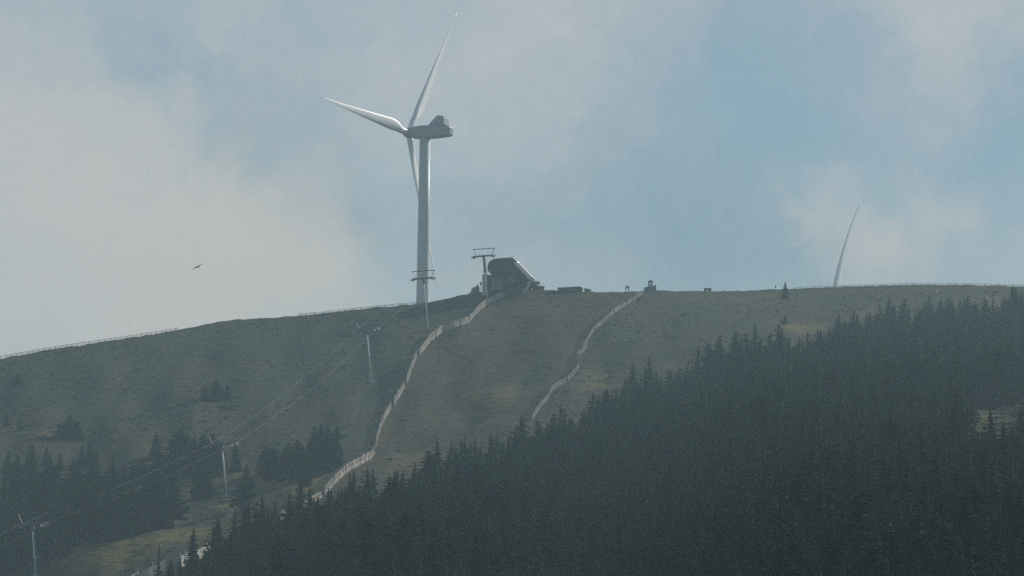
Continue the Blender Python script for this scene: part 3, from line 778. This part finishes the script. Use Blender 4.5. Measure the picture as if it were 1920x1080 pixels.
tree_px(410, 1092, 122, 'tall wide spruce at the foot of the grey fence panel', wide=1.5)
tree_px(359, 1078, 90, 'pointed spruce in front of the pale fence between two dark trees', wide=1.2)
tree_px(296, 1092, 74, 'thin ragged spruce at the bottom by the last fence end', protos=SNAG)
tree_px(697, 962, 86, 'pointed spruce standing out in front of the ski run above the forest edge', wide=1.2)
tree_px(655, 966, 82, 'narrow spruce in front of the curve of the lowest snow fence', wide=1.0)
tree_px(560, 982, 62, 'small spruce before the broken snow fence, tallest of its row', wide=1.3)
tree_px(517, 988, 50, 'smaller spruce before the broken snow fence, left of the tallest', wide=1.2)
tree_px(803, 938, 95, 'tall pointed spruce at the top corner of the forest against the run', wide=1.2)
tree_px(850, 932, 88, 'second tall spruce beside the corner spruce on the forest edge', wide=1.1)
tree_px(888, 905, 86, 'dense spruce where the forest edge meets the olive run', wide=1.2)
tree_px(1325, 722, 82, 'slim taller spruce sticking up from the upper forest edge', wide=.9)
tree_px(1375, 718, 100, 'broad bluish spruce rising above the upper forest edge', wide=1.4)
tree_px(1218, 750, 86, 'slender spruce at the left upper corner of the right forest', wide=.9)
tree_px(1184, 770, 92, 'leftmost spruce of the upper right forest corner', wide=1.2)
tree_px(1897, 604, 68, 'wide dark spruce cutting the skyline at the right end of the ridge', wide=1.8)
# olive larches inside the forest
for (u, v, hp, lb) in ((1690, 1090, 170, 'tall olive larch with bright right flank in the lower right forest'), (1555, 1085, 130, 'round topped brownish larch left of the tall olive one'),
                       (1318, 1150, 170, 'large pale olive larch at the bottom between dark spruces'), (1240, 1165, 175, 'brownish larch at the bottom, left of the large pale olive one'),
                       (1878, 925, 95, 'small green yellow larch near the right side of the forest'), (1515, 1160, 140, 'dull brown larch at the bottom of the right forest'),
                       (1010, 1170, 150, 'dim olive larch at the bottom of the forest below the thin fence'), (1740, 850, 80, 'small greyish olive larch in mid forest on the right')):
    tree_px(u, v, hp, lb, name='larch_tree', cat='larch tree', protos=LARCH, wide=1.1, group='olive larches in the forest')
# clumps on the left side
CLUMP = [
    ('dark spruce in the dense clump around the lowest lift pylon', 'clump around the lowest pylon',
     [(8, 985, 125), (30, 1000, 115), (52, 960, 110), (78, 1000, 120), (96, 985, 110), (20, 1045, 110), (45, 1062, 100), (88, 1052, 85), (5, 1075, 120), (62, 930, 75), (100, 945, 80), (30, 930, 85), (72, 1035, 100), (-15, 1020, 110), (15, 900, 60), (92, 905, 60)]),
    ('dark spruce in the wide grove above the yellow meadow', 'grove above the yellow meadow',
     [(122, 995, 100), (140, 1022, 105), (158, 1010, 115), (178, 1020, 110), (200, 1012, 112), (222, 1010, 108), (245, 1004, 106), (268, 1000, 118), (290, 992, 110), (310, 985, 112), (325, 975, 105),
      (150, 960, 95), (185, 955, 95), (215, 950, 92), (250, 948, 88), (282, 945, 85), (305, 940, 88), (135, 930, 80), (170, 910, 72), (265, 905, 55), (295, 905, 58), (230, 915, 50), (320, 930, 75)]),
    ('hazy spruce in the thin upper row of the left hillside', 'thin upper row on the left hillside',
     [(60, 880, 52), (85, 872, 46), (150, 875, 52), (165, 868, 46), (180, 880, 40), (110, 880, 40), (290, 862, 60), (12, 800, 26), (36, 804, 28), (142, 826, 40), (112, 824, 34)]),
    ('bluish spruce in the clump behind the head of the pale pylon', 'clump behind the pale pylon',
     [(332, 872, 72), (346, 880, 82), (362, 874, 80), (378, 884, 84), (395, 880, 80), (440, 882, 62), (415, 888, 70), (352, 895, 70), (372, 905, 66), (340, 850, 50)]),
    ('dark spruce in the grove left of the lowest snow fence', 'grove left of the lowest snow fence',
     [(500, 888, 52), (516, 898, 62), (532, 904, 66), (550, 906, 74), (566, 900, 84), (582, 898, 88), (600, 890, 100), (614, 884, 94), (628, 876, 84), (540, 880, 60), (590, 870, 72), (560, 872, 60), (606, 862, 68), (512, 875, 40), (575, 915, 60)]),
    ('small spruce in the ragged row before the broken snow fence', 'ragged row before the broken fence',
     [(582, 985, 48), (600, 980, 46), (618, 972, 48), (635, 968, 55), (535, 1000, 48), (497, 1016, 55), (480, 1022, 58), (462, 1032, 62), (442, 1046, 70), (508, 1030, 58), (545, 1012, 50), (385, 1085, 70), (335, 1092, 62), (318, 1096, 60)]),
]
for lb, gr, L in CLUMP:
    for (u, v, hp) in L:
        tree_px(u + random.uniform(-3, 3), v + random.uniform(-3, 3), hp * random.uniform(.78, 1.04) * (.85 if 'ragged' in gr else 1), lb, gr, wide=random.uniform(1.3, 1.9))
# the forest on the right flank
cand = []
for v in np.arange(585, 1390, 1.0):
    pass
# Poisson-like scatter in true ground metres
pts = []
cells = {}
tries = 80000
U = RNG.uniform(390, 2055, tries); Vv = RNG.uniform(585, 1385, tries)
inside = in_poly(U, Vv, EDGE); U = U[inside]; Vv = Vv[inside]
hole = blob(U, Vv, [(1862, 832, 72, 84, 1.6), (1915, 790, 34, 60, 1.3), (1862, 600, 18, 14, .8), (1650, 640, 30, 10, .6), (1790, 640, 26, 8, .7), (1470, 700, 18, 8, .6), (1020, 870, 30, 12, .5)])
dd = Dist(U, Vv); rr = rays(U, Vv)
X = rr[:, 0] * dd; Y = rr[:, 1] * dd; Z = rr[:, 2] * dd
keep = RNG.uniform(0, 1, len(U)) > hole
order = RNG.permutation(len(U))
# sample evenly on the ground, not in the picture: accept with probability ~ ground area per pixel
wgt = np.ones(len(dd))
for i in order:
    if not keep[i]: continue
    sp = np.interp(dd[i], [190, 300, 460, 800], [2.0, 2.4, 3.0, 3.9])
    if RNG.uniform() > wgt[i] * 1.0 + .3: continue
    c = (int(X[i] // 5), int(Y[i] // 5)); ok = True
    for a in (-1, 0, 1):
        for b in (-1, 0, 1):
            for (x, y) in cells.get((c[0] + a, c[1] + b), ()):
                if (x - X[i]) ** 2 + (y - Y[i]) ** 2 < sp * sp: ok = False; break
            if not ok: break
        if not ok: break
    if ok:
        cells.setdefault(c, []).append((X[i], Y[i])); pts.append(i)
pts = np.array(pts)
hh = np.interp(dd[pts], [190, 290, 460, 620, 800, 950, 1060], [5.2, 6.3, 8.0, 9.4, 9.4, 7.6, 5.8]) * np.clip(RNG.normal(1, .2, len(pts)), .45, 1.32)
# which trees show largest: paint them front to back on a small raster and count what is left visible
o = np.argsort(dd[pts]); ras = np.zeros((540, 960), bool); vis = np.zeros(len(pts))
for j in o:
    i = pts[j]; k = F / dd[i]
    ub, vb = U[i] / 2, Vv[i] / 2; hp = hh[j] * k / 2; wb = hp * .2
    n = 0
    for y in range(max(0, int(vb - hp)), min(540, int(vb))):
        w = wb * (1 - (vb - y) / hp); a, b = int(max(0, ub - w)), int(min(960, ub + w + 1))
        if b > a:
            n += int((~ras[y, a:b]).sum()); ras[y, a:b] = True
    vis[j] = n
rank = np.argsort(-vis)
solo = set(rank[:max(0, 298 - count)].tolist())
UP = 'spruce on the thinner upper part of the right forest, below the ridge fence'
for j in solo:
    i = pts[j]
    if dd[i] > 880: lb, gr = 'hazy bluish spruce in the upper part of the right forest, below the ridge fence', 'upper spruces of the right forest'
    elif U[i] < 1000: lb, gr = 'dark spruce in the lower left tongue of the forest, below the ski run', 'spruces in the lower forest tongue'
    elif Vv[i] > 1080: lb, gr = 'dark spruce with its foot below the picture edge in the right forest', 'bottom spruces of the right forest'
    else: lb, gr = 'dark spruce crowded in the middle of the right hand forest slope', 'middle spruces of the right forest'
    plant('spruce_tree', (X[i], Y[i], Z[i] - .2), hh[j], lb, 'spruce tree', gr, PROTO, random.uniform(1.15, 1.65))
# all the other trees of that forest: one mass
LOW = [conifer(500 + i, HT, 2.3 + .12 * (i % 4), 19, 7, False, dens=.9) for i in range(6)]
VV = []; QQ = []; off = 0
for j in range(len(pts)):
    if j in solo: continue
    i = pts[j]; V, Q = LOW[int(RNG.integers(6))]
    a = RNG.uniform(0, 6.28); s = hh[j] / HT; w = s * RNG.uniform(1.15, 1.65)
    ca, sa = math.cos(a) * w, math.sin(a) * w
    W = np.stack([V[:, 0] * ca - V[:, 1] * sa + X[i], V[:, 0] * sa + V[:, 1] * ca + Y[i], V[:, 2] * s + Z[i] - .2], -1)
    VV.append(W); QQ.append(Q + off); off += len(V)
me = np_mesh('forest', np.concatenate(VV).astype(np.float32), np.concatenate(QQ), M['needle'])
fo = bpy.data.objects.new('forest', me); COL.objects.link(fo)
tag(fo, 'dense dark spruce forest filling the right hillside', 'forest', kind='stuff')
print('TREES individual', count + len(solo), 'stuff', len(pts) - len(solo), 'faces', len(me.polygons))

# dwarf shrubs and tussocks on the open slope: nobody could count them
def shrub_mass():
    VV = []; QQ = []; off = 0
    U = RNG.uniform(-60, 1980, 20000); V_ = RNG.uniform(530, 1100, 20000)
    vs = skyline(U); m = (V_ > vs + .5) & ~in_poly(U, V_ - 25, EDGE)
    run = in_poly(U, V_, PISTE)
    d = Dist(U, V_); clump = .5 + .5 * np.sin(U / 37 + 2 * np.sin(V_ / 31)) * np.sin(V_ / 23 + 1.7 * np.sin(U / 53))
    yellow = blob(U, V_, DRY[:5])
    m &= RNG.uniform(0, 1, len(U)) < np.clip(clump ** 2 * np.where(run, .05, .7) * np.clip(1 - yellow * 1.2, .05, 1) * (d / 1000) ** 2 * 1.2 + .02 + .5 * (V_ < vs + 5), 0, 1)
    r = rays(U, V_)
    for i in np.nonzero(m)[0]:
        n = int(RNG.integers(9, 16)); sz = RNG.uniform(.18, .45) * (.6 if V_[i] < vs[i] + 8 else 1) * (1.5 if RNG.uniform() < .12 else 1)
        c = r[i] * d[i]
        ctr = np.stack([RNG.normal(0, sz * .75, n), RNG.normal(0, sz * .75, n), np.abs(RNG.normal(0, sz * .2, n)) + .05], -1) + c
        a = RNG.normal(0, 1, (n, 3)); a[:, 2] *= .5; a *= (sz * .38 / np.linalg.norm(a, axis=1))[:, None]
        b = np.cross(a, RNG.normal(0, 1, (n, 3))); b *= (sz * .3 / (np.linalg.norm(b, axis=1) + 1e-6))[:, None]
        q = np.stack([ctr - a - b, ctr + a - b, ctr + a + b, ctr - a + b], 1).reshape(-1, 3)
        VV.append(q); QQ.append(np.arange(4 * n).reshape(n, 4) + off); off += 4 * n
    me = np_mesh('dwarf_shrubs', np.concatenate(VV).astype(np.float32), np.concatenate(QQ), M['heather'])
    o = bpy.data.objects.new('dwarf_shrubs', me); COL.objects.link(o)
    tag(o, 'low dark heather and dwarf shrubs scattered over the open slope', 'shrubs', kind='stuff')
    print('SHRUBS', len(VV))
M['heather'] = needle_mat('heather_leaves', (.028, .04, .021), (.058, .057, .03))
shrub_mass()

# ------------------------------------------------------------------ haze
hz = MB(); hz.box(-1150, 1150, -30, 2700, -60, 262)
hm = bpy.data.materials.new('haze'); hm.use_nodes = True; nt = hm.node_tree; nt.nodes.clear()
out = nt.nodes.new('ShaderNodeOutputMaterial'); pv = nt.nodes.new('ShaderNodeVolumePrincipled')
pv.inputs['Color'].default_value = (.63, .875, .96, 1); pv.inputs['Density'].default_value = .00027; pv.inputs['Anisotropy'].default_value = 0.0
nt.links.new(pv.outputs[0], out.inputs['Volume'])
ho = hz.build('haze', hm); tag(ho, kind='stuff')

# ------------------------------------------------------------------ sky and sun
SUN_EL = math.radians(27); SUN_AZ = math.radians(48)     # azimuth measured from the view direction towards the right
w = bpy.data.worlds.new('World'); SC.world = w; w.use_nodes = True; nt = w.node_tree; N = nt.nodes; L = nt.links
bg = N['Background']; STR = .1; bg.inputs['Strength'].default_value = STR
sky = N.new('ShaderNodeTexSky'); sky.sky_type = 'NISHITA'; sky.sun_disc = False
sky.sun_elevation = SUN_EL; sky.sun_rotation = SUN_AZ; sky.altitude = 1900; sky.air_density = 1.0; sky.dust_density = .6; sky.ozone_density = 1.5
tc = N.new('ShaderNodeTexCoord')
def vm(op, a, b=None, out=0):
    x = N.new('ShaderNodeVectorMath'); x.operation = op
    for i, s in enumerate((a, b)):
        if s is None: continue
        if isinstance(s, tuple): x.inputs[i].default_value = s
        else: L.new(s, x.inputs[i])
    return x.outputs[out]
def wm(op, a, b=0.0, c=0.0):
    x = N.new('ShaderNodeMath'); x.operation = op
    for i, s in enumerate((a, b, c)):
        if isinstance(s, (int, float)): x.inputs[i].default_value = s
        else: L.new(s, x.inputs[i])
    return x.outputs[0]
def wnoise(vec, scale, detail, rough=.55):
    z = N.new('ShaderNodeTexNoise'); z.inputs['Scale'].default_value = scale; z.inputs['Detail'].default_value = detail; z.inputs['Roughness'].default_value = rough
    L.new(vec, z.inputs[0]); return z
d0 = tc.outputs['Generated']
wz = wnoise(d0, 18, 7, .65)
d1 = vm('ADD', d0, vm('MULTIPLY', vm('SUBTRACT', wz.outputs['Color'], (.5, .5, .5)), (.07, .07, .07)))
acc = wm('MULTIPLY_ADD', wnoise(d1, 26, 9, .66).outputs[0], 1.15, -.24)
CL = [(60, 500, 400, .55), (400, 570, 340, .62), (90, 290, 180, .2), (330, 185, 75, .42), (560, 470, 160, .3), (800, 110, 260, .2), (700, 360, 130, .12), (1720, 60, 240, .2), (1100, 80, 220, .12),
      (1445, 390, 70, .45), (1560, 440, 140, .7), (1640, 425, 60, .35), (1790, 395, 85, .6), (1700, 450, 90, .3), (1850, 30, 160, .12), (1010, 500, 120, .12),
      (300, 130, 160, -.3), (520, 260, 170, -.22), (720, 430, 70, -.25), (1480, 250, 320, -.55), (1890, 270, 190, -.5), (1100, 340, 220, -.25), (1350, 470, 130, -.22), (900, 400, 130, -.12), (1180, 500, 160, -.2)]
for (u, v, rpx, k) in CL:
    c = np.array([rays(u, v)])[0]; c = c / np.linalg.norm(c)
    dist = vm('DISTANCE', d1, tuple(float(x) for x in c), out=1)
    mr = N.new('ShaderNodeMapRange'); mr.interpolation_type = 'SMOOTHSTEP'
    mr.inputs[1].default_value = 0; mr.inputs[2].default_value = rpx * 1.35 / F; mr.inputs[3].default_value = k; mr.inputs[4].default_value = 0
    L.new(dist, mr.inputs[0]); acc = wm('ADD', acc, mr.outputs[0])
dk = 1.0
for (u, v, rpx, k) in [(1150, 490, 300, .12), (1380, 515, 220, .1), (700, 430, 110, .09), (560, 270, 190, .05), (930, 470, 150, .08), (430, 210, 120, .05), (1700, 520, 200, .06)]:
    c = np.array([rays(u, v)])[0]; c = c / np.linalg.norm(c)
    mr = N.new('ShaderNodeMapRange'); mr.interpolation_type = 'SMOOTHSTEP'
    mr.inputs[1].default_value = 0; mr.inputs[2].default_value = rpx * 1.35 / F; mr.inputs[3].default_value = k; mr.inputs[4].default_value = 0
    L.new(vm('DISTANCE', d1, tuple(float(x) for x in c), out=1), mr.inputs[0]); dk = wm('SUBTRACT', dk, mr.outputs[0])
fac = N.new('ShaderNodeMapRange'); fac.interpolation_type = 'SMOOTHSTEP'; fac.inputs[1].default_value = -.38; fac.inputs[2].default_value = 1.15; L.new(acc, fac.inputs[0])
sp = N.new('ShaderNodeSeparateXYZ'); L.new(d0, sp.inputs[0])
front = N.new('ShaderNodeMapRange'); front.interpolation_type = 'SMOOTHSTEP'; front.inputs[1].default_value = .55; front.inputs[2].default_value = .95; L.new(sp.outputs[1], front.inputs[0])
clouds = wm('MULTIPLY', fac.outputs[0], wm('MULTIPLY_ADD', front.outputs[0], .8, .2))  # clouds fade out away from the view, shaped to lower the ambient light
def wmix(f, a, b):
    x = N.new('ShaderNodeMix'); x.data_type = 'RGBA'
    if isinstance(f, float): x.inputs[0].default_value = f
    else: L.new(f, x.inputs[0])
    for i, s in ((6, a), (7, b)):
        if isinstance(s, tuple): x.inputs[i].default_value = (*[c / STR for c in s], 1)
        else: L.new(s, x.inputs[i])
    return x.outputs[2]
warm = 0.0
for (u, v, rpx) in ((200, 560, 520), (520, 560, 280)):
    c = np.array([rays(u, v)])[0]; c = c / np.linalg.norm(c)
    mr = N.new('ShaderNodeMapRange'); mr.interpolation_type = 'SMOOTHSTEP'
    mr.inputs[1].default_value = 0; mr.inputs[2].default_value = rpx * 1.35 / F; mr.inputs[3].default_value = .8; mr.inputs[4].default_value = 0
    L.new(vm('DISTANCE', d1, tuple(float(x) for x in c), out=1), mr.inputs[0]); warm = wm('ADD', warm, mr.outputs[0])
cloudcol = wmix(wm('MINIMUM', warm, 1.0), (.60, .58, .575), (.66, .59, .525))
def scl(f):
    x = N.new('ShaderNodeCombineXYZ')
    for i in range(3): L.new(f, x.inputs[i])
    return x.outputs[0]
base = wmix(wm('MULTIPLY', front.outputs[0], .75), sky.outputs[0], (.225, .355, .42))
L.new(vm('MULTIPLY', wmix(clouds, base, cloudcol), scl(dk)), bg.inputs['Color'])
sd = bpy.data.lights.new('sun', 'SUN'); sd.energy = 4.4; sd.angle = math.radians(.5); sd.color = (1, .93, .82)
so = bpy.data.objects.new('sun', sd); COL.objects.link(so)
sv = Vector((math.sin(SUN_AZ) * math.cos(SUN_EL), math.cos(SUN_AZ) * math.cos(SUN_EL), math.sin(SUN_EL)))
so.rotation_euler = sv.to_track_quat('Z', 'Y').to_euler(); so.location = (300, 300, 400)

# ------------------------------------------------------------------ view
vs_ = SC.view_settings; vs_.view_transform = 'Standard'; vs_.look = 'None'; vs_.gamma = 1; vs_.use_curve_mapping = False; vs_.exposure = -0.05
SC.cycles.use_denoising = False; SC.cycles.use_adaptive_sampling = False
SC.cycles.max_bounces = 5; SC.cycles.volume_bounces = 1
